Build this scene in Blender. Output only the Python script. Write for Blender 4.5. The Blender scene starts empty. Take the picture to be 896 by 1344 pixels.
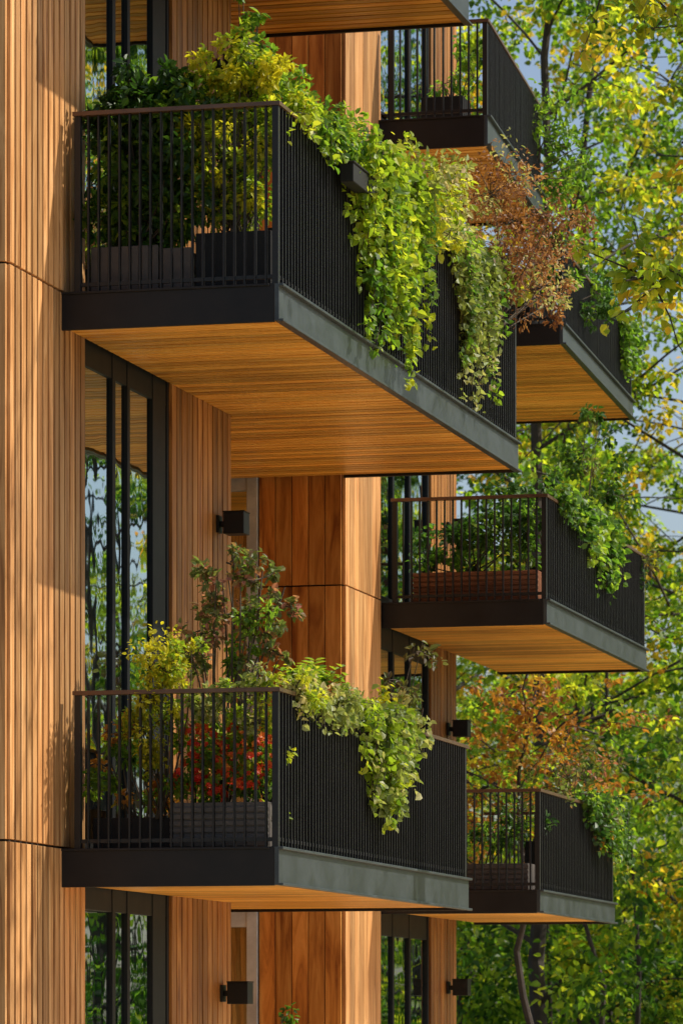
import bpy, math, random
import numpy as np
from mathutils import Vector
rng = np.random.default_rng(11)
random.seed(11)
scene = bpy.context.scene
col = scene.collection

# ---------------------------------------------------------------- mesh builder
class MB:
    def __init__(s): s.v=[]; s.q=[]; s.m=[]; s.n=0
    def add(s, V, Q, mat=0):
        V=np.asarray(V,float).reshape(-1,3); Q=np.asarray(Q,int).reshape(-1,4)
        s.v.append(V); s.q.append(Q+s.n); s.m.append(np.full(len(Q),mat)); s.n+=len(V)
    def box(s,x0,x1,y0,y1,z0,z1,mat=0):
        V=[(x0,y0,z0),(x1,y0,z0),(x1,y1,z0),(x0,y1,z0),(x0,y0,z1),(x1,y0,z1),(x1,y1,z1),(x0,y1,z1)]
        s.add(V,[(0,3,2,1),(4,5,6,7),(0,1,5,4),(1,2,6,5),(2,3,7,6),(3,0,4,7)],mat)
    def obox(s,a,b,t_in,t_out,z0,z1,mat=0):
        a=np.array(a,float); b=np.array(b,float); d=(b-a)/np.linalg.norm(b-a); o=np.array([d[1],-d[0]])
        p=[a-o*t_in,b-o*t_in,b+o*t_out,a+o*t_out]
        V=[(q[0],q[1],z0) for q in p]+[(q[0],q[1],z1) for q in p]
        s.add(V,[(0,1,2,3),(4,7,6,5),(0,4,5,1),(1,5,6,2),(2,6,7,3),(3,7,4,0)],mat)
    def tube(s,P,R,k=6,mat=0):
        P=np.asarray(P,float); n=len(P); R=np.broadcast_to(R,(n,))
        T=np.gradient(P,axis=0); T/=np.linalg.norm(T,axis=1)[:,None]+1e-9
        ref=np.array([0.31,0.87,0.1]) if abs(T[0][2])>0.6 else np.array([0.1,0.05,1.0])
        U=np.cross(T,ref); U/=np.linalg.norm(U,axis=1)[:,None]+1e-9
        W=np.cross(T,U)
        an=np.arange(k)*2*math.pi/k
        V=(P[:,None,:]+R[:,None,None]*(np.cos(an)[None,:,None]*U[:,None,:]+np.sin(an)[None,:,None]*W[:,None,:])).reshape(-1,3)
        Q=[]
        for i in range(n-1):
            for j in range(k):
                j2=(j+1)%k
                Q.append((i*k+j,i*k+j2,(i+1)*k+j2,(i+1)*k+j))
        s.add(V,Q,mat)
    def leaves(s,P,D,N,L,w=0.32,fold=0.18,droop=0.12,mat=0):
        n=len(P)
        if n==0: return
        D=D/(np.linalg.norm(D,axis=1)[:,None]+1e-9)
        S=np.cross(D,N); S/=np.linalg.norm(S,axis=1)[:,None]+1e-9
        N=np.cross(S,D)
        L=np.broadcast_to(L,(n,))[:,None]; W=L*w
        tip=P+D*L-N*L*droop
        a=P+D*L*0.30; b=P+D*L*0.68-N*L*droop*0.4
        V=np.stack([P,a+S*W+N*W*fold*2,b+S*W*0.78+N*W*fold*2,tip,b-S*W*0.78+N*W*fold*2,a-S*W+N*W*fold*2],axis=1).reshape(-1,3)
        base=(np.arange(n)*6)[:,None]
        Q=np.concatenate([base+np.array([[0,1,2,3]]),base+np.array([[0,3,4,5]])],axis=0)
        s.add(V,Q,mat)
    def clump(s,c,r,n,L,mat=0,outw=0.7,down=0.3,w=0.32,shell=0.45):
        c=np.asarray(c,float); r=np.broadcast_to(np.asarray(r,float),(3,))
        n=int(n)
        d=rng.normal(size=(n,3)); d/=np.linalg.norm(d,axis=1)[:,None]
        rad=shell+(1-shell)*rng.random(n)**0.6; rad*=rng.uniform(0.75,1.12,n)
        P=c+d*r*rad[:,None]
        D=d*outw+rng.normal(size=(n,3))*0.6+np.array([0,0,-down])
        N=rng.normal(size=(n,3))*0.55+np.array([0,0,1.0])+d*0.4
        s.leaves(P,D,N,L*rng.uniform(0.6,1.25,n),w=w,mat=mat)
    def make(s,name,mats,parent=None,smooth=False,bevel=0,loc=None):
        V=np.concatenate(s.v); Q=np.concatenate(s.q); M=np.concatenate(s.m)
        me=bpy.data.meshes.new(name)
        me.vertices.add(len(V)); me.vertices.foreach_set('co',V.ravel())
        me.loops.add(len(Q)*4); me.loops.foreach_set('vertex_index',Q.ravel())
        me.polygons.add(len(Q)); me.polygons.foreach_set('loop_start',np.arange(len(Q))*4)
        me.polygons.foreach_set('material_index',M)
        me.polygons.foreach_set('use_smooth',np.full(len(Q),smooth))
        for m in mats: me.materials.append(m)
        me.update(calc_edges=True); me.validate()
        ob=bpy.data.objects.new(name,me); col.objects.link(ob)
        if parent: ob.parent=parent
        if bevel:
            bm=ob.modifiers.new('bevel','BEVEL'); bm.width=bevel; bm.segments=2; bm.limit_method='ANGLE'
        return ob
def empty(name,parent=None):
    e=bpy.data.objects.new(name,None); col.objects.link(e)
    if parent: e.parent=parent
    return e

# ---------------------------------------------------------------- materials
def newmat(name):
    m=bpy.data.materials.new(name); m.use_nodes=True
    nt=m.node_tree; nt.nodes.clear()
    out=nt.nodes.new('ShaderNodeOutputMaterial')
    return m,nt,out
def N(nt,t,**k):
    n=nt.nodes.new(t)
    for a,b in k.items():
        if a in n.inputs.keys(): n.inputs[a].default_value=b
        else: setattr(n,a,b)
    return n
def ramp(nt,stops):
    r=nt.nodes.new('ShaderNodeValToRGB'); e=r.color_ramp.elements
    e[0].position=stops[0][0]; e[0].color=(*stops[0][1],1)
    e[1].position=stops[-1][0]; e[1].color=(*stops[-1][1],1)
    for p,c in stops[1:-1]:
        x=e.new(p); x.color=(*c,1)
    return r
def wood(name,dark,mid,light,axis='Z',rough=0.5,tint=0.35,fine=26):
    m,nt,out=newmat(name); L=nt.links.new
    tc=N(nt,'ShaderNodeTexCoord'); geo=N(nt,'ShaderNodeNewGeometry')
    mul=N(nt,'ShaderNodeMath',operation='MULTIPLY'); mul.inputs[1].default_value=57.0
    L(geo.outputs['Random Per Island'],mul.inputs[0])
    addv=N(nt,'ShaderNodeVectorMath',operation='ADD')
    mp=N(nt,'ShaderNodeMapping')
    sc={'Z':(fine,fine,1.1),'X':(1.1,fine,fine),'Y':(fine,1.1,fine)}[axis]
    mp.inputs['Scale'].default_value=sc
    L(tc.outputs['Object'],mp.inputs[0]); L(mp.outputs[0],addv.inputs[0]); L(mul.outputs[0],addv.inputs[1])
    no=N(nt,'ShaderNodeTexNoise'); no.inputs['Scale'].default_value=1.0; no.inputs['Detail'].default_value=7; no.inputs['Roughness'].default_value=0.65; no.inputs['Distortion'].default_value=0.9
    L(addv.outputs[0],no.inputs['Vector'])
    r=ramp(nt,[(0.32,dark),(0.5,mid),(0.70,light)]); L(no.outputs['Fac'],r.inputs[0])
    r2=ramp(nt,[(0.0,(1-tint,)*3),(0.5,(1,1,1)),(1.0,(1.0+tint*0.5,1.0+tint*0.35,1+tint*0.3))]); L(geo.outputs['Random Per Island'],r2.inputs[0])
    mx=N(nt,'ShaderNodeMix',data_type='RGBA',blend_type='MULTIPLY'); mx.inputs[0].default_value=1
    L(r.outputs[0],mx.inputs[6]); L(r2.outputs[0],mx.inputs[7])
    n2=N(nt,'ShaderNodeTexNoise'); n2.inputs['Scale'].default_value=0.9; n2.inputs['Detail'].default_value=4
    L(tc.outputs['Object'],n2.inputs['Vector'])
    r3=ramp(nt,[(0.3,(0.78,0.73,0.68)),(0.65,(1.05,1.05,1.05))]); L(n2.outputs['Fac'],r3.inputs[0])
    mx2=N(nt,'ShaderNodeMix',data_type='RGBA',blend_type='MULTIPLY'); mx2.inputs[0].default_value=1
    L(mx.outputs[2],mx2.inputs[6]); L(r3.outputs[0],mx2.inputs[7])
    b=N(nt,'ShaderNodeBsdfPrincipled'); b.inputs['Roughness'].default_value=rough; b.inputs['Specular IOR Level'].default_value=0.3
    L(mx2.outputs[2],b.inputs['Base Color'])
    bp=N(nt,'ShaderNodeBump'); bp.inputs['Strength'].default_value=0.35; bp.inputs['Distance'].default_value=0.004
    L(no.outputs['Fac'],bp.inputs['Height']); L(bp.outputs[0],b.inputs['Normal'])
    L(b.outputs[0],out.inputs[0]); return m
def paint(name,c,rough=0.4,metal=0.0,var=0.3,scale=3.0,spec=0.5):
    m,nt,out=newmat(name); L=nt.links.new
    tc=N(nt,'ShaderNodeTexCoord')
    no=N(nt,'ShaderNodeTexNoise'); no.inputs['Scale'].default_value=scale; no.inputs['Detail'].default_value=6; no.inputs['Roughness'].default_value=0.7
    L(tc.outputs['Object'],no.inputs['Vector'])
    r=ramp(nt,[(0.3,tuple(x*(1-var) for x in c)),(0.7,tuple(x*(1+var) for x in c))]); L(no.outputs['Fac'],r.inputs[0])
    b=N(nt,'ShaderNodeBsdfPrincipled'); b.inputs['Metallic'].default_value=metal
    b.inputs['Specular IOR Level'].default_value=spec
    mr=N(nt,'ShaderNodeMapRange'); mr.inputs[3].default_value=rough*0.8; mr.inputs[4].default_value=min(1,rough*1.3)
    L(no.outputs['Fac'],mr.inputs[0]); L(mr.outputs[0],b.inputs['Roughness'])
    L(r.outputs[0],b.inputs['Base Color']); L(b.outputs[0],out.inputs[0]); return m
def leafmat(name,stops,trans=0.45,tb=2.2,rough=0.45,clump=1.3,k=1.0):
    stops=[(p,tuple(x*k for x in c)) for p,c in stops]
    m,nt,out=newmat(name); L=nt.links.new
    geo=N(nt,'ShaderNodeNewGeometry'); tc=N(nt,'ShaderNodeTexCoord')
    no=N(nt,'ShaderNodeTexNoise'); no.inputs['Scale'].default_value=clump; no.inputs['Detail'].default_value=2
    L(tc.outputs['Object'],no.inputs['Vector'])
    ad=N(nt,'ShaderNodeMath',operation='MULTIPLY_ADD'); ad.inputs[1].default_value=0.6
    sb=N(nt,'ShaderNodeMath',operation='MULTIPLY_ADD'); sb.inputs[1].default_value=1.7; sb.inputs[2].default_value=-0.65
    L(no.outputs['Fac'],sb.inputs[0])
    L(geo.outputs['Random Per Island'],ad.inputs[0]); L(sb.outputs[0],ad.inputs[2])
    r=ramp(nt,stops); L(ad.outputs[0],r.inputs[0])
    b=N(nt,'ShaderNodeBsdfPrincipled'); b.inputs['Roughness'].default_value=rough; b.inputs['Specular IOR Level'].default_value=0.4
    L(r.outputs[0],b.inputs['Base Color'])
    t=N(nt,'ShaderNodeBsdfTranslucent')
    mx=N(nt,'ShaderNodeMix',data_type='RGBA',blend_type='MULTIPLY'); mx.inputs[0].default_value=1; mx.inputs[7].default_value=(tb,tb,tb*0.55,1)
    L(r.outputs[0],mx.inputs[6]); L(mx.outputs[2],t.inputs[0])
    ms=N(nt,'ShaderNodeMixShader'); ms.inputs[0].default_value=trans
    L(b.outputs[0],ms.inputs[1]); L(t.outputs[0],ms.inputs[2]); L(ms.outputs[0],out.inputs[0]); return m
def glassmat(name,refl=0.5):
    m,nt,out=newmat(name); L=nt.links.new
    tc=N(nt,'ShaderNodeTexCoord')
    no=N(nt,'ShaderNodeTexNoise'); no.inputs['Scale'].default_value=1.6; no.inputs['Detail'].default_value=2
    L(tc.outputs['Object'],no.inputs['Vector'])
    bp=N(nt,'ShaderNodeBump'); bp.inputs['Strength'].default_value=0.12; bp.inputs['Distance'].default_value=0.02
    L(no.outputs['Fac'],bp.inputs['Height'])
    g=N(nt,'ShaderNodeBsdfGlossy'); g.inputs['Roughness'].default_value=0.01; g.inputs['Color'].default_value=(0.76,0.88,0.93,1)
    L(bp.outputs[0],g.inputs['Normal'])
    t=N(nt,'ShaderNodeBsdfTransparent'); t.inputs['Color'].default_value=(0.5,0.58,0.58,1)
    ms=N(nt,'ShaderNodeMixShader'); ms.inputs[0].default_value=refl
    L(t.outputs[0],ms.inputs[1]); L(g.outputs[0],ms.inputs[2]); L(ms.outputs[0],out.inputs[0]); return m

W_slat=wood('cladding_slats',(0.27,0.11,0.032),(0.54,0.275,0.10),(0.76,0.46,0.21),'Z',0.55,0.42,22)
W_bay_shaded=wood('cladding_bay_shaded',(0.17,0.058,0.012),(0.38,0.16,0.038),(0.56,0.28,0.085),'Z',0.5,0.40,16)  # panel wood tones deepened: the shade on these bays is put into the colour
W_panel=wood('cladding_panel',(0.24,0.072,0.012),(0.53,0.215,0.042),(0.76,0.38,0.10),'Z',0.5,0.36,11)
W_soffit=wood('soffit_boards',(0.50,0.185,0.022),(0.82,0.40,0.06),(0.90,0.55,0.13),'X',0.40,0.42,20)
W_deck=wood('deck_boards',(0.14,0.07,0.035),(0.24,0.13,0.07),(0.34,0.2,0.11),'X',0.6,0.3,20)
W_box=wood('planter_cedar',(0.16,0.06,0.03),(0.27,0.11,0.055),(0.36,0.17,0.09),'X',0.6,0.3,20)
M_back=paint('dark_backing',(0.02,0.014,0.01),0.8)
M_fascia=paint('black_steel_fascia',(0.011,0.010,0.010),0.45,0.0,0.3,5,0.3)
M_chan=paint('steel_channel_sky_tint',(0.045,0.055,0.06),0.36,0.2,0.4,4)  # side fascia paler and bluer than the front: sky reflection painted into its colour
M_rail=paint('black_railing',(0.014,0.014,0.014),0.4,0.0,0.2,6,0.35)
M_top=paint('bronze_handrail',(0.12,0.065,0.038),0.33,0.3,0.3,6)
M_frame=paint('black_window_frame',(0.007,0.008,0.009),0.5,spec=0.2)
M_pale=paint('pale_window_frame',(0.42,0.44,0.45),0.5)
M_glass=glassmat('window_glass',0.7)
M_curt=paint('curtain_cloth',(0.55,0.53,0.5),0.9,var=0.08)
M_int=paint('interior_wall',(0.22,0.19,0.16),0.9,var=0.1)
M_pot=paint('grey_planter',(0.11,0.095,0.085),0.6,var=0.3,scale=9)
M_pot2=paint('black_planter',(0.013,0.013,0.013),0.6,spec=0.3)
M_soil=paint('soil',(0.03,0.02,0.012),0.95,var=0.4,scale=30)
M_stem=paint('plant_stem',(0.07,0.05,0.03),0.8)
M_bark=paint('tree_bark',(0.05,0.038,0.03),0.9,var=0.5,scale=7)
M_lamp=paint('black_lamp_metal',(0.008,0.008,0.008),0.45,spec=0.3)
M_roof=paint('roof_membrane',(0.12,0.12,0.12),0.8)
L_dark=leafmat('leaf_dark_green',[(0,(0.012,0.036,0.009)),(0.5,(0.032,0.085,0.013)),(1,(0.09,0.18,0.022))],0.38,2.2,k=1.1)
L_mid=leafmat('leaf_mid_green',[(0,(0.03,0.07,0.011)),(0.5,(0.075,0.15,0.017)),(1,(0.20,0.27,0.028))],0.5,2.6,k=1.2)
L_light=leafmat('leaf_yellow_green',[(0,(0.06,0.12,0.012)),(0.5,(0.18,0.25,0.02)),(1,(0.40,0.38,0.035))],0.5,2.1,k=1.3)
L_gold=leafmat('leaf_golden',[(0,(0.16,0.18,0.012)),(0.5,(0.34,0.33,0.02)),(1,(0.55,0.48,0.03))],0.5,1.6,k=1.25)
L_pale=leafmat('leaf_pale_variegated',[(0,(0.10,0.14,0.04)),(0.5,(0.24,0.28,0.08)),(0.8,(0.40,0.38,0.18)),(1,(0.52,0.42,0.28))],0.42,1.7,k=1.15)
L_russet=leafmat('leaf_russet',[(0,(0.08,0.035,0.018)),(0.5,(0.22,0.09,0.035)),(1,(0.42,0.24,0.13))],0.42,1.8)
L_purple=leafmat('leaf_purple_green',[(0,(0.06,0.03,0.025)),(0.4,(0.08,0.085,0.03)),(0.75,(0.12,0.17,0.045)),(1,(0.30,0.12,0.09))],0.42,2.0,k=1.15)
L_orange=leafmat('leaf_orange',[(0,(0.12,0.06,0.02)),(0.35,(0.30,0.12,0.025)),(0.7,(0.46,0.22,0.03)),(1,(0.24,0.2,0.03))],0.45,1.8)
L_red=leafmat('petal_red',[(0,(0.6,0.01,0.01)),(0.5,(0.8,0.07,0.015)),(0.8,(0.85,0.30,0.02)),(1,(0.85,0.5,0.05))],0.35,1.1)
T_green=leafmat('tree_leaf_green',[(0,(0.02,0.055,0.007)),(0.4,(0.09,0.17,0.014)),(0.75,(0.24,0.29,0.022)),(1,(0.42,0.40,0.03))],0.58,2.3,clump=0.5,k=1.3)
T_yel=leafmat('tree_leaf_yellow',[(0,(0.08,0.13,0.010)),(0.4,(0.28,0.28,0.02)),(0.8,(0.55,0.38,0.035)),(1,(0.5,0.22,0.03))],0.58,1.7,clump=0.5,k=1.25)
T_deep=leafmat('tree_leaf_deep',[(0,(0.008,0.028,0.005)),(0.5,(0.035,0.09,0.010)),(1,(0.20,0.26,0.02))],0.55,2.6,clump=0.45,k=1.15)

# ---------------------------------------------------------------- building
XW=-8.07
bld=empty('timber_apartment_building')
def clad_x(mb,y0,y1,segs,w,gap,th,mat,xp=XW):
    y=y0
    while y<y1-0.02:
        ye=min(y+w,y1)
        for a,b in segs: mb.box(xp-th,xp+random.uniform(-0.0015,0.0015),y,ye,a,b,mat)
        y+=w+gap
def clad_y(mb,x0,x1,segs,w,gap,th,mat,yp,sgn=1):
    x=x0
    while x<x1-0.02:
        xe=min(x+w,x1)
        for a,b in segs:
            e=random.uniform(-0.0015,0.0015)
            if sgn>0: mb.box(x,xe,yp+e,yp+th,a,b,mat)
            else: mb.box(x,xe,yp-th,yp+e,a,b,mat)
        x+=w+gap
ZT=13.4
segA=[(0.02,3.36),(3.375,6.80),(6.815,10.2),(10.215,ZT)]
segB=[(0.02,2.0),(2.012,5.73),(5.742,9.3),(9.312,ZT)]
mb=MB()
clad_x(mb,24.185,25.68,segA,0.078,0.030,0.035,0)
mb.make('slatted_cladding_front_bay',[W_slat],bld,bevel=0.003)
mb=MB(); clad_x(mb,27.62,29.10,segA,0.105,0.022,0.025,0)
mb.make('board_cladding_bay',[W_bay_shaded],bld,bevel=0.003)
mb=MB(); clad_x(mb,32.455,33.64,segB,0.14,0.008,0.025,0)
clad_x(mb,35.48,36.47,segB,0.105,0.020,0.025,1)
mb.make('board_cladding_rear_bay',[W_slat,W_bay_shaded],bld,bevel=0.003)
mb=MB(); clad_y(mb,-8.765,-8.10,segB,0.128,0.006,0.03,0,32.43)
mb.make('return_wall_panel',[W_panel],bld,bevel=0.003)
mb=MB(); clad_y(mb,-15.9,-8.09,segA,0.19,0.006,0.03,0,24.15); 
clad_y(mb,-15.9,-8.09,segB,0.125,0.010,0.03,0,36.53,-1)
mb.make('end_wall_cladding',[W_slat],bld)
mb=MB()
mb.box(-8.40,XW-0.034,24.19,25.69,0,ZT)
mb.box(-16,-8.40,24.182,24.42,0,ZT)
mb.box(-8.40,XW-0.024,27.61,29.12,0,ZT)
mb.box(-9.90,-9.64,29.12,32.5,0,ZT)
mb.box(-9.64,-8.40,28.9,29.118,0,ZT)
mb.box(-8.77,XW-0.025,32.465,32.7,0,ZT)
mb.box(-8.40,XW-0.024,32.7,33.65,0,ZT)
mb.box(-8.40,XW-0.024,35.47,36.50,0,ZT)
mb.box(-16,-8.40,36.25,36.498,0,ZT)
mb.box(-16.2,-16,24.182,36.498,0,ZT)
mb.make('structural_walls',[M_back],bld)
mb=MB()
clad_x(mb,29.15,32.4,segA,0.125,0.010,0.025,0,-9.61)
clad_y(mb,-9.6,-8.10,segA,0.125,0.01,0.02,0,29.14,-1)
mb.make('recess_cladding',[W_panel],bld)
mb=MB(); mb.box(-16.3,-7.95,24.05,36.62,ZT,ZT+0.3); mb.make('roof',[M_roof],bld,bevel=0.01)
def glazing(y0,y1,mulls,levels,name):
    mb=MB(); g=MB()
    xg=XW-0.045
    g.box(xg-0.008,xg,y0+0.01,y1-0.01,0.05,ZT-0.05)
    for a,b in mulls: mb.box(xg-0.05,xg+0.022,a,b,0,ZT)
    mb.box(xg-0.05,XW-0.02,y0-0.001,y0+0.045,0,ZT-0.001)
    mb.box(xg-0.05,XW-0.02,y1-0.045,y1+0.001,0,ZT-0.001)
    for z in levels:
        mb.box(xg-0.06,xg+0.016,y0+0.04,y1-0.04,z-0.36,z+0.07)
    mb.make(name+'_frame',[M_frame],bld,bevel=0.004)
    g.make(name+'_glass',[M_glass],bld)
glazing(25.69,27.61,[(26.33,26.40),(26.66,26.72),(27.24,27.54)],[0.1,3.36,6.8,9.85],'window_bay_front')
glazing(33.65,35.47,[(34.15,34.21),(34.75,34.82)],[0.1,3.38,5.72,9.61],'window_bay_rear')
mb=MB(); g=MB()
for a,b in [(-9.60,-9.54),(-9.22,-9.17),(-8.86,-8.775)]: mb.box(a,b,32.40,32.52,0,ZT-0.01)
for z in [0.1,3.36,6.8,9.85]: mb.box(-9.6,-8.78,32.41,32.51,z-0.3,z+0.05)
g.box(-9.59,-8.78,32.46,32.468,0.05,ZT-0.05)
mb.make('recess_window_frame',[M_pale],bld,bevel=0.004); g.make('recess_window_glass',[M_glass],bld)
mb=MB()
for z in [0.08,3.30,6.74,9.79]:
    mb.box(-15.9,-8.42,24.45,28.88,z-0.25,z); mb.box(-15.9,-9.92,28.88,32.4,z-0.25,z)
for z in [3.30,5.66,9.55]: mb.box(-15.9,-8.42,32.75,36.2,z-0.25,z)
mb.box(-12.2,-12.0,24.45,36.2,0,ZT)
mb.make('interior_rooms',[M_int],bld)
def curtain(p0,p1,z0,z1,amp=0.035,waves=9):
    n=waves*8; t=np.linspace(0,1,n); p0=np.array(p0);p1=np.array(p1)
    d=(p1-p0); nn=np.array([-d[1],d[0]])/np.linalg.norm(d)
    P=p0+t[:,None]*d+nn*(amp*np.sin(t*waves*2*math.pi))[:,None]
    V=[(x,y,z0) for x,y in P]+[(x,y,z1) for x,y in P]
    return V,[(i,i+1,n+i+1,n+i) for i in range(n-1)]
mb=MB()
for z0,z1 in [(6.8,9.45),(9.9,13)]:
    mb.add(*curtain((-8.42,26.75),(-8.42,27.5),z0,z1,0.03,7))
mb.add(*curtain((-8.42,25.8),(-8.42,26.9),6.8,9.45,0.03,9))
for z0,z1 in [(0.1,3.0),(3.4,6.4),(6.8,9.45)]:
    mb.add(*curtain((-9.55,32.72),(-8.8,32.72),z0,z1,0.03,7))
for z0,z1 in [(3.42,5.3),(9.65,13)]:
    mb.add(*curtain((-8.55,33.8),(-8.55,34.5),z0,z1,0.03,7))
mb.make('curtains',[M_curt],bld,smooth=True)

# ---------------------------------------------------------------- balconies
def balcony(x1,x2,y0,y1,zd,fh,rh,recess=False,xl=XW):
    e=empty('balcony')
    xr=lambda y: x1+(x2-x1)*(y-y0)/(y1-y0)
    t=0.03
    mb=MB(); y=y0+0.035; w=0.092; gp=0.024
    while y<y1-0.04:
        ye=min(y+w,y1-0.035); ym=(y+ye)/2
        L=-9.58 if (recess and 29.17<ym<32.38) else xl-0.0
        mb.box(L+0.003,xr(ym)-t-0.004,y,ye,zd-fh+0.024,zd-fh+0.054+random.uniform(-0.002,0.002),0); y+=w+gp
    mb.make('soffit',[W_soffit],e,bevel=0.002)
    mb=MB()
    V=[(xl+0.005,y0+0.035,zd-fh+0.062),(x1-0.04,y0+0.035,zd-fh+0.062),(x2-0.04,y1-0.035,zd-fh+0.062),(xl+0.005,y1-0.035,zd-fh+0.062)]
    V+= [(a,b,zd-0.04) for a,b,c in V]
    mb.add(V,[(0,3,2,1),(4,5,6,7),(0,1,5,4),(1,2,6,5),(2,3,7,6),(3,0,4,7)])
    if recess: mb.box(-9.59,xl+0.003,29.15,min(y1-0.04,32.39),zd-fh+0.062,zd-0.04)
    mb.make('slab_core',[M_back],e)
    mb=MB(); y=y0+0.02
    while y<y1-0.04:
        ye=min(y+0.135,y1-0.035); mb.box(xl+0.005,xr((y+ye)/2)-0.05,y,ye,zd-0.035,zd-0.012); y+=0.141
    mb.make('decking',[W_deck],e)
    mb=MB()
    mb.box(xl-0.004,x1-t-0.001,y0,y0+t,zd-fh,zd,0)
    mb.box(xl-0.003,x1-t-0.03,y0-0.012,y0+0.001,zd-0.016,zd-0.001,0)
    a=(x1,y0); b=(x2,y1)
    mb.obox(a,b,t,0,zd-fh+0.004,zd-0.003,1)
    mb.obox((x1,y0-0.002),(x2,y1+0.002),0.001,0.028,zd-fh+0.001,zd-fh+0.017,1)
    mb.obox((x1,y0-0.002),(x2,y1+0.002),0.001,0.028,zd-0.018,zd-0.001,1)
    mb.box(xl-1.45 if recess and y1<32.4 and y1>29.2 else xl+0.002,x2-t-0.001,y1-t,y1,zd-fh+0.002,zd-0.002,0)
    mb.make('fascia',[M_fascia,M_chan],e,bevel=0.003)
    mb=MB()
    zb=zd+0.012; zt=zd+rh; xf=xl+0.10
    yf=y0+0.03
    x1r=x1-0.022; x2r=x2-0.022
    for (px,py) in [(xf,yf),(x1r-0.005,yf),(x2r-0.01,y1-0.04)]:
        mb.box(px-0.02,px+0.02,py-0.02,py+0.02,zd-0.01,zt-0.013,0)
    mb.box(xf,x1r,yf-0.009,yf+0.009,zb+0.02,zb+0.045,0)
    mb.obox((x1r,yf),(x2r,y1-0.04),0.009,0.009,zb+0.02,zb+0.045,0)
    mb.box(xf,x2r,y1-0.049,y1-0.031,zb+0.02,zb+0.045,0)
    n=int((x1r-xf)/0.066)
    for i in range(1,n):
        x=xf+(x1r-xf)*i/n+random.uniform(-0.001,0.001)
        mb.box(x-0.0055,x+0.0055,yf-0.018,yf+0.018,zd-0.004,zt-0.014,0)
    n=int((y1-y0)/0.075)
    for i in range(1,n):
        tt=i/n; y=yf+(y1-0.04-yf)*tt; x=x1r+(x2r-x1r)*tt
        mb.box(x-0.019,x+0.019+random.uniform(-0.001,0.001),y-0.006,y+0.006,zd-0.004,zt-0.014,0)
    n=int((x2r-xf)/0.075)
    for i in range(1,n):
        x=xf+(x2r-xf)*i/n; mb.box(x-0.006,x+0.006,y1-0.056,y1-0.024,zd-0.004,zt-0.014,0)
    mb.box(xf-0.03,x1r+0.027,yf-0.03,yf+0.03,zt-0.013,zt+0.013,1)
    mb.obox((x1r,yf+0.031),(x2r,y1-0.071),0.027,0.027,zt-0.013,zt+0.012,1)
    mb.box(xf,x2r+0.027,y1-0.07,y1-0.012,zt-0.013,zt+0.013,1)
    mb.make('railing',[M_rail,M_top],e,bevel=0.0015)
    return e
XR=-6.68
balcony(XR,XR,25.18,32.40,6.80,0.235,1.10,recess=True)
balcony(XR,XR,25.18,30.60,3.36,0.240,0.96,recess=True)
balcony(XR,XR,25.18,30.60,9.85,0.240,1.05,recess=True)
balcony(-6.71,-6.71,33.68,38.30,5.72,0.21,0.83)
balcony(-6.76,-6.80,33.66,37.20,3.38,0.19,0.80)
balcony(-7.17,-7.39,33.56,36.90,9.61,0.25,0.76)
balcony(-7.22,-7.44,36.96,41.70,8.49,0.19,0.66,xl=-9.2)

# ---------------------------------------------------------------- wall lamps
def lamp(y,z,s=1.0):
    mb=MB()
    mb.box(XW,XW+0.022,y-0.05*s,y+0.05*s,z-0.06*s,z+0.06*s)
    mb.box(XW+0.022,XW+0.06,y-0.02,y+0.02,z-0.02,z+0.02)
    r=0.075*s; xc=XW+0.06+r
    mb.box(xc-r,xc+r,y-r,y+r,z-0.075*s,z+0.075*s)
    mb.box(xc-r-0.004,xc+r+0.004,y-r-0.004,y+r+0.004,z+0.075*s,z+0.085*s)
    mb.make('wall_lamp',[M_lamp],bevel=0.004)
lamp(28.75,5.78); lamp(28.75,8.97); lamp(28.85,2.50)
lamp(36.1,4.86,0.9); lamp(36.1,2.62,0.9); lamp(36.1,6.60,0.9)

# ---------------------------------------------------------------- planters
def planter(x0,x1,y0,y1,z0,z1,mat,ribs=True,name='planter_box'):
    mb=MB(); t=0.02
    mb.box(x0,x1,y0,y0+t,z0,z1); mb.box(x0,x1,y1-t,y1,z0,z1)
    mb.box(x0,x0+t,y0+t,y1-t,z0,z1); mb.box(x1-t,x1,y0+t,y1-t,z0,z1)
    mb.box(x0+t,x1-t,y0+t,y1-t,z0,z1-0.04,1)
    if ribs=='h':
        z=z0+0.01
        while z<z1-0.03:
            mb.box(x0-0.006,x1+0.006,y0-0.012,y0-0.001,z,min(z+0.03,z1)); z+=0.042
    elif ribs:
        x=x0+0.004
        while x<x1-0.02:
            mb.box(x,x+0.05,y0-0.012,y0-0.001,z0,z1+0.006); x+=0.064
    mb.make(name,[mat,M_soil],bevel=0.003)
planter(-7.93,-7.50,25.34,25.64,6.80,7.09,M_pot); planter(-7.47,-7.31,25.36,25.62,6.80,7.07,M_pot)
planter(-7.26,-6.78,25.36,25.72,6.80,7.16,M_pot2,False)
planter(-7.95,-7.45,25.45,25.8,3.36,3.56,M_pot2,False)
planter(-7.40,-6.78,25.30,25.66,3.36,3.64,M_pot,'h')
planter(-6.98,-6.76,25.9,30.3,3.36,3.85,M_pot2,False)
planter(-6.98,-6.76,26.0,32.2,6.80,7.30,M_pot2,False)
planter(-7.85,-6.82,33.85,34.15,5.72,5.97,W_box,'h')
planter(-6.98,-6.80,34.3,38.0,5.72,6.1,M_pot2,False)
planter(-7.85,-6.90,33.85,34.15,3.38,3.60,M_pot,'h')
planter(-7.02,-6.86,34.3,37.0,3.38,3.8,M_pot2,False)
planter(-7.75,-7.55,37.1,41.2,8.49,8.8,M_pot2,False)
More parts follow.
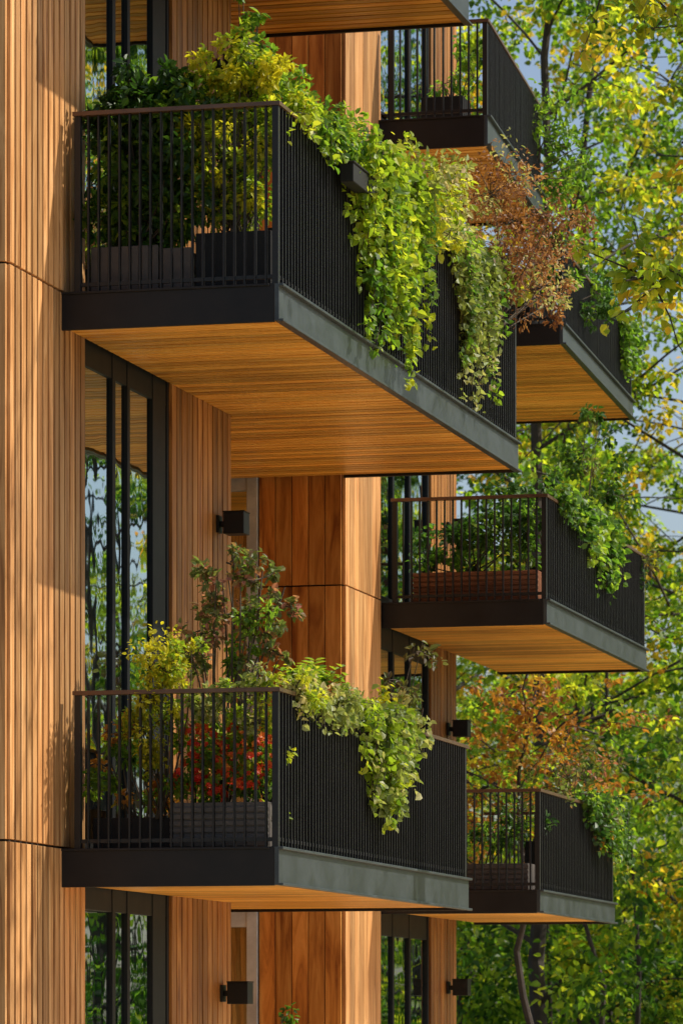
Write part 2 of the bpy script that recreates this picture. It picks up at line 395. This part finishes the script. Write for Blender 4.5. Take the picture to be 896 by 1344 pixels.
planter(-7.8,-7.45,33.9,34.2,9.61,9.85,M_pot2,False)
mb=MB(); mb.box(-6.64,-6.55,26.55,27.40,7.68,7.80); mb.box(-6.65,-6.54,26.54,27.41,7.80,7.812)
for y in (26.6,27.1): mb.box(-6.72,-6.645,y,y+0.03,7.78,7.925)
mb.make('rail_planter_box',[M_pot2],bevel=0.006)

# ---------------------------------------------------------------- plants
def shrub(name,base,clumps,mat,L=0.05,den=1.0,stem=0.008,w=0.32,down=0.3,extra=None,shell=0.35):
    mb=MB(); base=np.array(base,float)
    for c in clumps:
        cx=np.array(c[:3],float); r=np.array(c[3] if hasattr(c[3],'__len__') else (c[3],)*3,float)
        n=int(den*c[4])
        for k in range(2):
            e=cx+rng.normal(size=3)*r*0.4; mid=(base+e)/2+rng.normal(size=3)*0.06
            mid[2]=base[2]+(e[2]-base[2])*0.55
            t=np.linspace(0,1,6)[:,None]
            b0=base+np.array([rng.normal()*0.05,rng.normal()*0.05,0])
            P=(1-t)**2*b0+2*t*(1-t)*mid+t*t*e
            mb.tube(P,np.linspace(stem,stem*0.35,6),5,0)
        ks=max(4,int(n/34))
        for k in range(ks):
            d=rng.normal(size=3); d/=np.linalg.norm(d)
            sc=cx+d*r*rng.uniform(0.3,1.25); sr=r.mean()*rng.uniform(0.2,0.55)
            mm=2 if (extra and rng.random()<extra[1]) else 1
            mb.clump(sc,sr,int(n/ks),L*rng.uniform(0.8,1.15),mm,down=down,w=w,shell=shell)
            P=np.linspace(cx,sc,3)+rng.normal(size=(3,3))*0.01
            mb.tube(P,np.linspace(stem*0.5,stem*0.2,3),4,0)
    mats=[M_stem,mat]
    if extra: mats.append(extra[0])
    return mb.make(name,mats)
def flowers(mb,clumps,mat,L=0.03):
    for (x,y,z,r,n) in clumps:
        for i in range(n):
            d=rng.normal(size=3); d/=np.linalg.norm(d); c=np.array([x,y,z])+d*r*rng.uniform(0.7,1.1)
            k=6; an=np.arange(k)*2*math.pi/k+rng.random()
            ax=np.array([0.2,-0.7,0.5])+rng.normal(size=3)*0.4; ax/=np.linalg.norm(ax)
            u=np.cross(ax,[0,0,1]); u/=np.linalg.norm(u); v=np.cross(ax,u)
            D=np.cos(an)[:,None]*u+np.sin(an)[:,None]*v+ax*0.3
            mb.leaves(np.repeat(c[None],k,0),D,np.repeat(ax[None],k,0),L*rng.uniform(0.7,1.2),w=0.45,mat=mat)
def cascade(name,y0,y1,x,ztop,lens,n,mat,L=0.05,out=0.10,mound=0.12,extra=None):
    mb=MB()
    for i in range(n):
        f=rng.random(); y=y0+(y1-y0)*f
        ln=lens(f)*rng.uniform(0.45,1.1)
        m=max(4,int(ln/0.05)); 
        z=ztop+rng.uniform(0,mound); xx=x-0.12; path=[]
        ox=rng.uniform(0.02,out); wy=0; dr=rng.normal()*0.008
        for k in range(m+3):
            path.append((xx,y+wy,z))
            if k<3: xx+= (0.12+ox)/3; z+=0.015*(1-k)
            else:
                z-=0.05; xx+=rng.normal()*0.008-0.002; wy+=rng.normal()*0.018+dr
        P=np.array(path); mb.tube(P,0.0025,4,0)
        q=int(len(P)*3.2); ti=rng.random(q)*(len(P)-1); i0=ti.astype(int); fr=(ti-i0)[:,None]
        i1=np.minimum(i0+1,len(P)-1)
        B=P[i0]*(1-fr)+P[i1]*fr+rng.normal(size=(q,3))*0.022
        D=rng.normal(size=(q,3))*0.7+np.array([0.5,-0.25,-0.5])
        Nn=rng.normal(size=(q,3))*0.6+np.array([0.7,-0.3,0.6])
        mb.leaves(B,D,Nn,L*rng.uniform(0.5,1.35,q),w=0.42,mat=2 if (extra and rng.random()<extra[1]) else 1)
    mats=[M_stem,mat]+([extra[0]] if extra else [])
    return mb.make(name,mats)

# --- upper front balcony
shrub('laurel_shrub',(-7.70,25.5,7.05),[(-7.82,25.5,7.3,.19,420),(-7.65,25.52,7.5,.22,600),(-7.84,25.6,7.7,.22,560),(-7.50,25.5,7.72,.22,560),(-7.62,25.6,7.95,.22,520),(-7.38,25.5,7.4,.2,440),(-7.85,25.65,8.0,.18,380),(-7.38,25.55,7.9,.2,440),(-7.45,25.6,8.15,.14,240),(-7.75,25.6,8.18,.14,240),(-7.6,25.55,7.3,.2,420)],L_dark,0.066,1.4,w=0.3,extra=(L_mid,0.3))
shrub('light_leaved_shrub',(-7.05,25.5,7.12),[(-7.15,25.5,7.4,.2,330),(-6.93,25.5,7.4,.18,300),(-7.15,25.55,7.7,.21,360),(-6.9,25.55,7.75,.2,330),(-7.2,25.6,8.0,.18,280),(-6.98,25.6,8.05,.19,290),(-7.26,25.6,8.18,.14,180),(-6.85,25.6,8.2,.14,180),(-7.05,25.6,8.28,.15,180),(-6.80,25.7,8.0,.16,200),(-7.3,25.5,7.6,.15,220),(-7.3,25.5,7.85,.13,180)],L_light,0.050,1.9,extra=(L_gold,0.3))
shrub('slender_sapling',(-7.02,25.7,7.12),[(-7.02,25.7,8.38,.09,70),(-6.98,25.7,8.58,.07,60),(-7.08,25.72,8.72,.06,40),(-7.05,25.72,8.2,.12,90)],L_mid,0.06,1.0)
shrub('tall_balcony_shrub',(-7.0,27.0,7.3),[(-6.85,26.1,8.02,.19,280),(-6.9,26.4,8.15,.2,300),(-6.8,26.9,8.12,.2,280),(-6.85,27.5,8.15,.22,300),(-7.0,25.95,8.22,.16,190),(-6.72,27.2,7.95,.16,200),(-6.7,26.5,7.95,.14,180)],L_light,0.05,1.2,extra=(L_mid,0.5))
cascade('trailing_ivy',26.9,28.9,XR,7.9,lambda f:1.3*math.exp(-((f-0.45)/0.42)**2)+0.15,90,L_light,0.06,0.20,0.2,extra=(L_mid,0.25))
cascade('trailing_ivy',29.8,31.5,XR,7.88,lambda f:1.05*math.exp(-((f-0.5)/0.35)**2)+0.1,60,L_pale,0.05,0.14,0.12,extra=(L_mid,0.4))
cascade('trailing_ivy',25.6,27.3,XR,7.9,lambda f:0.20,50,L_light,0.05,0.10,0.12,extra=(L_mid,0.4))
cascade('trailing_ivy',28.6,32.2,XR,7.9,lambda f:0.28,60,L_light,0.05,0.12,0.2,extra=(L_pale,0.4))
shrub('yellow_green_shrub',(-6.9,29.2,7.3),[(-6.7,28.2,8.1,.22,300),(-6.72,28.9,8.22,.26,360),(-6.72,29.6,8.15,.24,340),(-6.65,28.5,7.95,.2,260),(-6.68,29.9,8.3,.22,240),(-6.6,29.3,7.9,.2,240)],L_light,0.055,1.1,extra=(L_pale,0.45))
shrub('russet_shrub',(-6.85,31.3,7.3),[(-6.66,30.3,8.25,.24,380),(-6.58,30.9,8.42,.32,560),(-6.56,31.6,8.36,.34,600),(-6.50,32.2,8.15,.30,480),(-6.55,31.2,8.0,.24,360),(-6.46,31.9,7.88,.28,400),(-6.42,32.5,8.3,.26,340),(-6.4,32.6,7.95,.22,260)],L_russet,0.042,1.3,w=0.25,extra=(L_pale,0.15))
# --- lower front balcony
shrub('small_potted_tree',(-7.20,25.75,3.5),[(-7.34,25.75,4.72,.18,150),(-7.12,25.75,4.84,.2,180),(-6.92,25.75,4.72,.18,140),(-7.28,25.75,5.0,.16,120),(-7.00,25.75,5.04,.16,120),(-7.42,25.75,4.6,.13,80),(-6.80,25.75,4.9,.12,80),(-7.1,25.75,4.5,.15,110),(-7.15,25.75,5.16,.12,70),(-6.86,25.75,4.6,.12,70)],L_purple,0.048,1.5,stem=0.012,w=0.36,shell=0.2,extra=(L_mid,0.25))
shrub('weeping_golden_shrub',(-7.52,25.45,3.55),[(-7.46,25.30,4.47,.18,420),(-7.36,25.28,4.52,.15,300),(-7.55,25.28,4.30,.16,340),(-7.58,25.30,4.08,.14,280),(-7.46,25.32,4.15,.13,220),(-7.56,25.32,3.88,.11,180)],L_gold,0.034,1.6,extra=(L_light,0.25))
shrub('green_shrub',(-7.7,25.6,3.55),[(-7.85,25.6,3.8,.14,180),(-7.78,25.65,4.1,.14,160),(-7.55,25.6,3.72,.14,170),(-7.9,25.6,4.0,.1,90)],L_mid,0.05,1.5,extra=(L_orange,0.25))
sh=MB()
for c in [(-7.3,25.48,3.80,.15),(-7.1,25.48,3.78,.15),(-6.9,25.48,3.82,.15),(-7.25,25.55,4.02,.14),(-7.0,25.55,4.05,.14),(-6.85,25.5,4.05,.12)]:
    for k in range(13):
        d=rng.normal(size=3)*0.7; sh.clump(np.array(c[:3])+d*c[3],0.06,42,0.042,1+2*int(rng.random()<0.6),shell=0.2)
    sh.tube([(c[0],c[1]+.03,3.58),(c[0],c[1],c[2])],0.006,5,0)
flowers(sh,[(-7.3,25.36,3.85,.13,30),(-7.12,25.36,3.80,.14,36),(-6.92,25.36,3.86,.14,40),(-7.22,25.38,4.00,.13,26),(-6.98,25.38,4.02,.13,30),(-6.82,25.36,3.95,.10,20)],2,0.030)
sh.make('flowering_bedding_plants',[M_stem,L_mid,L_red,L_light])
shrub('variegated_shrub',(-7.0,25.6,3.7),[(-7.25,25.38,4.27,.15,280),(-7.05,25.38,4.30,.15,300),(-6.85,25.38,4.32,.14,280),(-6.70,25.6,4.33,.13,260),(-6.68,26.1,4.33,.14,240),(-6.66,26.6,4.32,.13,220),(-6.9,25.42,4.15,.14,200)],L_pale,0.042,1.2,extra=(L_light,0.45))
mb=MB()
for i in range(14):
    a=i*2.4; b=np.array([-6.80,26.4,4.25]); h=rng.uniform(0.3,0.45); o=rng.uniform(0.08,0.24)
    t=np.linspace(0,1,9)[:,None]
    P=b+np.concatenate([np.cos(a)*o*t**1.6,np.sin(a)*o*t**1.6,h*(t-0.25*t**3)],axis=1)
    mb.tube(P,np.linspace(0.005,0.002,9),4,0)
    for k in range(2,9):
        for sg in (-1,1):
            D=np.array([[-np.sin(a)*sg,np.cos(a)*sg,0.35]])
            mb.leaves(P[k:k+1],D,np.array([[0.2,-.2,1.]]),np.array([0.11*(1-abs(k-5)/9)]),w=0.24,mat=1)
mb.make('fern_plant',[M_stem,L_light])
shrub('yellow_green_shrub',(-6.9,28.5,3.8),[(-6.82,27.4,4.35,.14,180),(-6.85,28.0,4.42,.18,240),(-6.85,28.7,4.42,.18,240),(-6.85,29.3,4.38,.15,180)],L_gold,0.045,0.9,extra=(L_pale,0.5))
shrub('dark_leaved_shrub',(-7.1,30.2,3.8),[(-7.05,30.0,4.75,.15,80),(-6.92,30.2,4.98,.13,60),(-7.0,30.3,4.6,.16,80)],L_purple,0.06,0.9)
cascade('trailing_ivy',27.0,28.4,XR,4.30,lambda f:0.74*math.exp(-((f-0.5)/0.42)**2)+0.08,65,L_light,0.055,0.18,0.1,extra=(L_pale,0.4))
cascade('trailing_ivy',25.5,27.0,XR,4.30,lambda f:0.14,30,L_pale,0.045,0.05,0.08)
# --- balcony C
shrub('dark_green_shrub',(-7.4,34.0,5.95),[(-7.75,34.0,6.15,.17,220),(-7.5,34.0,6.2,.2,280),(-7.2,34.0,6.3,.22,340),(-6.95,34.0,6.3,.2,300),(-7.1,34.2,6.6,.2,240)],L_dark,0.06,1.6,extra=(L_mid,0.3))
shrub('green_shrub',(-7.0,35,6.1),[(-6.95,34.6,6.5,.22,300),(-6.9,35.3,6.55,.22,300),(-6.9,36.2,6.5,.2,220),(-6.95,34.9,6.75,.17,180)],L_mid,0.055,1.0,extra=(L_dark,0.5))
cascade('trailing_ivy',34.1,36.6,-6.71,6.55,lambda f:0.18+0.55*f,60,L_mid,0.06,0.12,0.12,extra=(L_dark,0.5))
shrub('climbing_shrub',(-7.3,37.9,5.9),[(-7.1,37.8,6.7,.25,240),(-7.0,37.9,7.1,.25,240),(-7.2,37.9,7.5,.24,220),(-6.9,38.0,6.4,.25,200),(-7.15,37.9,7.85,.16,110)],L_dark,0.06,1.1,extra=(L_purple,0.3))
# --- balcony D
shrub('green_shrub',(-7.3,34.0,3.55),[(-7.6,34.0,3.8,.18,200),(-7.2,34.0,3.85,.2,220),(-6.98,34.1,3.95,.2,200)],L_dark,0.05,1.3,extra=(L_mid,0.3))
shrub('heather_shrub',(-6.95,36,3.8),[(-6.9,35.0,4.2,.22,260),(-6.95,35.8,4.4,.30,320),(-6.95,36.6,4.45,.32,340),(-6.9,36.2,4.1,.25,260)],L_purple,0.05,1.1,extra=(L_orange,0.35))
cascade('trailing_ivy',35.4,37.1,-6.78,4.15,lambda f:0.15+0.65*f,50,L_dark,0.055,0.14,0.10,extra=(L_mid,0.2))
# --- balcony A
shrub('green_shrub',(-7.6,34.05,9.8),[(-7.62,34.05,10.0,.14,120),(-7.4,34.1,10.05,.14,120),(-7.5,34.1,10.25,.12,80)],L_mid,0.05,1.0)
shrub('overhanging_shrub',(-7.5,36.6,9.7),[(-7.2,36.5,10.3,.25,300),(-7.15,36.8,10.0,.25,300),(-7.2,36.9,9.75,.2,200)],L_mid,0.06,1.0)
# --- balcony B
shrub('dark_green_shrub',(-7.5,38,8.7),[(-7.4,37.3,9.15,.25,300),(-7.3,38.0,9.15,.28,360),(-7.3,38.8,9.1,.25,300),(-7.25,38.3,8.85,.22,260)],L_dark,0.06,1.1,extra=(L_mid,0.2))
shrub('autumn_shrub',(-7.5,37.4,8.8),[(-7.6,37.4,9.4,.3,260),(-7.3,37.2,9.35,.25,220)],L_russet,0.045,1.0)
cascade('trailing_ivy',40.6,41.5,-7.42,9.05,lambda f:0.5,28,L_mid,0.06,0.14,0.12)
shrub('small_shrub',(-8.5,31.8,0.0),[(-8.5,31.8,1.6,.35,200),(-8.45,31.8,2.25,.2,160),(-8.4,31.9,0.9,.4,200)],L_dark,0.06,1.0)

# ---------------------------------------------------------------- trees
def tree_mesh(name,h,cb,cr,limbs,per,Lsz,mat,mat2,r0=0.16,lean=(0,0),sub=5,droop=0.1,cl=0.42,k2=0.3,reach=()):
    mb=MB()
    n=14; t=np.linspace(0,1,n)
    wob=np.cumsum(rng.normal(size=(n,2))*0.10,axis=0); wob-=wob[0]
    P=np.stack([lean[0]*t+wob[:,0],lean[1]*t+wob[:,1],h*t-0.1],axis=1)
    mb.tube(P,r0*(1-0.93*t)+0.01,8,0)
    def at(z):
        f=np.clip(z/h,0,0.999)*(n-1); i=int(f); return P[i]*(1-f+i)+P[i+1]*(f-i)
    for i in range(limbs):
        z=cb+(h*0.97-cb)*((i+rng.random())/limbs); s=(z-cb)/(h-cb)
        ln=cr*(0.55+0.75*math.sin(math.pi*min(1,(s*0.9+0.12))))*rng.uniform(0.6,1.15)
        if s>0.8: ln*=0.6
        a=i*2.39996+rng.normal()*0.3
        d=np.array([math.cos(a),math.sin(a),rng.uniform(0.25,0.8)])
        b=at(z); u=np.linspace(0,1,7)[:,None]
        Q=b+d*ln*u+np.array([0,0,-droop*ln])*u**2+np.cumsum(rng.normal(size=(7,3))*0.05,axis=0)*u
        rr=r0*(1-0.85*z/h)*0.42
        mb.tube(Q,np.linspace(rr,0.012,7),5,0)
        for j in range(sub):
            f=rng.uniform(0.25,1.0); k=min(5,int(f*6)); o=Q[k]*(1-(f*6-k))+Q[k+1]*(f*6-k)
            sd=d*0.5+rng.normal(size=3)*0.7; sd[2]*=0.6; sl=ln*rng.uniform(0.2,0.42)
            S=o+sd*sl*np.linspace(0,1,4)[:,None]+rng.normal(size=(4,3))*0.03; S[0]=o
            mb.tube(S,np.linspace(rr*0.4,0.006,4),4,0)
            for q in (2,3):
                mm=2 if rng.random()<k2 else 1
                mb.clump(S[q]+rng.normal(size=3)*0.1,(cl,cl,cl*0.6),per,Lsz,mm,shell=0.1,down=0.35,w=0.36)
    for (tgt,zs,spread,nl,lm) in reach:
        b=at(zs); tg=np.array(tgt,float); u=np.linspace(0,1,9)[:,None]
        Q=b+(tg-b)*u+np.array([0,0,0.5])*np.sin(u*math.pi)+rng.normal(size=(9,3))*0.03
        mb.tube(Q,np.linspace(0.05,0.008,9),6,0)
        for j in range(nl):
            f=rng.uniform(0.6,1.0)*8; k=min(7,int(f)); o=Q[k]*(1-(f-k))+Q[k+1]*(f-k)
            e=o+rng.normal(size=3)*spread*np.array([1,1,0.8]); S=np.linspace(o,e,5)+rng.normal(size=(5,3))*0.015; S[0]=o
            mb.tube(S,np.linspace(0.009,0.003,5),4,0)
            for q in range(1,5): mb.clump(S[q],0.10,7,Lsz,lm if rng.random()<.8 else 3-lm,shell=0.1,down=0.5,w=0.40)
    return mb.make(name,[M_bark,mat,mat2])
T1=tree_mesh('birch_tree',21,2.5,2.6,34,54,0.105,T_green,T_yel,0.11,(0.6,0.3),cl=0.40)
T1.location=(-10.4,52,0)
T2=tree_mesh('oak_tree',19,1.2,3.0,34,56,0.11,T_deep,T_green,0.14,(-0.5,0.2),cl=0.42,k2=0.45)
T2.location=(-13.2,60,0)
T3=tree_mesh('maple_tree',20,2.5,2.8,30,46,0.115,T_yel,T_green,0.11,(0.8,-0.3),cl=0.40)
T3.location=(-9.2,57,0)
def inst(src,name,loc,rz,s,parent=None):
    o=bpy.data.objects.new(name,src.data); col.objects.link(o)
    o.location=loc; o.rotation_euler=(0,0,rz); o.scale=(s,s,s)
    if parent: o.parent=parent
    return o
inst(T1,'birch_tree',(-12.2,66,0),1.2,1.1); inst(T2,'oak_tree',(-10.8,72,0),2.2,1.0); inst(T3,'maple_tree',(-14.5,68,0),4,0.95)
inst(T1,'birch_tree',(-6.6,63,0),3.0,1.0); inst(T2,'oak_tree',(-3.0,58,0),0.7,1.0); inst(T3,'maple_tree',(1,62,0),2.0,1.1)
inst(T1,'birch_tree',(5.5,57,0),5.0,1.0); inst(T2,'oak_tree',(9,66,0),3.7,1.1); inst(T3,'maple_tree',(-17,62,0),1.0,0.9)
inst(T2,'oak_tree',(3,70,0),1.7,1.1); inst(T2,'oak_tree',(0,53,0),2.9,0.9); inst(T1,'birch_tree',(8,78,0),0.4,1.1); inst(T2,'oak_tree',(13,72,0),5.1,1.0)
inst(T2,'oak_tree',(-14.2,77,0),0.4,0.62); inst(T2,'oak_tree',(-12.6,64,0),1.9,0.45); inst(T1,'birch_tree',(-10.9,58,0),4.4,0.5)
wd=empty('distant_woodland')
for i in range(90):
    y=rng.uniform(80,140); x=-0.19*y+rng.uniform(-18,32)
    inst([T1,T2,T2,T3][i%4],'woodland_tree_%d'%i,(x,y,0),rng.uniform(0,6.28),rng.uniform(0.42,0.8),wd)
und=MB()
for i in range(95):
    y=rng.uniform(48,90); x=-0.19*y+rng.uniform(-6,10); hh=rng.uniform(2,6.5)
    und.tube([(x,y,-0.05),(x+rng.normal()*.2,y,hh*.5),(x+rng.normal()*.3,y,hh*.85)],[0.05,0.035,0.01],5,2)
    for k in range(9):
        und.clump((x+rng.normal()*0.7,y+rng.normal()*0.7,rng.uniform(0.1,1)*hh),(0.7,0.7,0.5),120,0.12,int(rng.random()<0.4),shell=0.2)
und.make('understory_shrubs',[T_deep,T_green,M_bark])
A=tree_mesh('autumn_maple_tree',5.9,3.6,0.85,18,20,0.07,L_orange,T_green,0.05,(0.1,0),sub=5,cl=0.16,k2=0.25)
A.location=(-8.85,43.5,0)
Nn=tree_mesh('linden_tree',15,10.5,1.3,7,5,0.085,L_light,T_yel,0.15,(0.2,-0.2),sub=4,cl=0.25,k2=0.45,
   reach=[((-2.3,-1.6,7.35),6.6,0.24,24,1),((-2.5,-1.5,9.4),8.6,0.26,20,2),((-2.0,-1.3,9.1),8.4,0.26,14,1),((-1.95,-1.5,8.35),7.6,0.22,9,2)])
Nn.location=(-2.9,30.5,0)
Nn2=tree_mesh('ash_tree',17,7.0,1.7,14,10,0.09,T_yel,T_green,0.13,(-0.4,0.2),sub=5,cl=0.26,k2=0.35)
Nn2.location=(-4.9,42.5,0)
Nn3=tree_mesh('lime_tree',16,8.0,2.2,14,9,0.10,T_green,T_yel,0.15,(0.2,-0.4),sub=5,cl=0.3,k2=0.3)
Nn3.location=(-0.3,26.9,0)

# ---------------------------------------------------------------- ground
def groundmat():
    m,nt,out=newmat('forest_ground'); L=nt.links.new
    tc=N(nt,'ShaderNodeTexCoord')
    no=N(nt,'ShaderNodeTexNoise'); no.inputs['Scale'].default_value=0.8; no.inputs['Detail'].default_value=10
    L(tc.outputs['Object'],no.inputs['Vector'])
    r=ramp(nt,[(0.35,(0.05,0.08,0.02)),(0.55,(0.10,0.10,0.04)),(0.7,(0.16,0.11,0.06))]); L(no.outputs['Fac'],r.inputs[0])
    b=N(nt,'ShaderNodeBsdfPrincipled'); b.inputs['Roughness'].default_value=0.95; L(r.outputs[0],b.inputs['Base Color']); L(b.outputs[0],out.inputs[0]); return m
mb=MB(); mb.add([(-600,-400,0),(600,-400,0),(600,900,0),(-600,900,0)],[(0,1,2,3)]); mb.make('ground',[groundmat()])
mb=MB()
M_pave=paint('bounce_paving_stone',(0.58,0.45,0.29),0.8,var=0.12,scale=4)  # unseen pale paving, added to bounce warm sunlight up onto the soffits
y=4.0
while y<46:
    x=-8.05
    while x<9:
        mb.box(x,x+1.19,y,y+0.79,0.004,0.05+random.uniform(-0.002,0.002)); x+=1.2
    y+=0.8
mb.make('bounce_paving',[M_pave])

# ---------------------------------------------------------------- light, sky, camera
sd=Vector((1.0,0.36,1.14)).normalized()
sun=bpy.data.lights.new('sun','SUN'); sun.energy=5.0; sun.angle=math.radians(0.5); sun.color=(1.0,0.94,0.81)
so=bpy.data.objects.new('sun',sun); col.objects.link(so); so.rotation_euler=sd.to_track_quat('Z','Y').to_euler(); so.location=(20,20,40)
w=bpy.data.worlds.new('World'); scene.world=w; w.use_nodes=True
nt=w.node_tree; bg=nt.nodes['Background']; sky=nt.nodes.new('ShaderNodeTexSky'); sky.sky_type='NISHITA'; sky.sun_disc=False
sky.sun_elevation=math.asin(sd.z); sky.sun_rotation=math.atan2(sd.x,sd.y); sky.dust_density=2.5; sky.air_density=0.9; sky.ozone_density=0.3
nt.links.new(sky.outputs[0],bg.inputs[0]); bg.inputs[1].default_value=0.14
cam=bpy.data.cameras.new('camera'); co=bpy.data.objects.new('camera',cam); col.objects.link(co)
cam.sensor_fit='VERTICAL'; cam.sensor_height=24; cam.lens=100; cam.shift_y=688/1344
cam.clip_end=2000; cam.clip_start=0.1
cam.dof.use_dof=True; cam.dof.focus_distance=28.5; cam.dof.aperture_fstop=4.0
co.location=(0,0,2.2); co.rotation_euler=(math.radians(90),0,math.radians(14.02))
scene.camera=co
scene.view_settings.view_transform='Standard'; scene.view_settings.look='None'; scene.view_settings.exposure=0
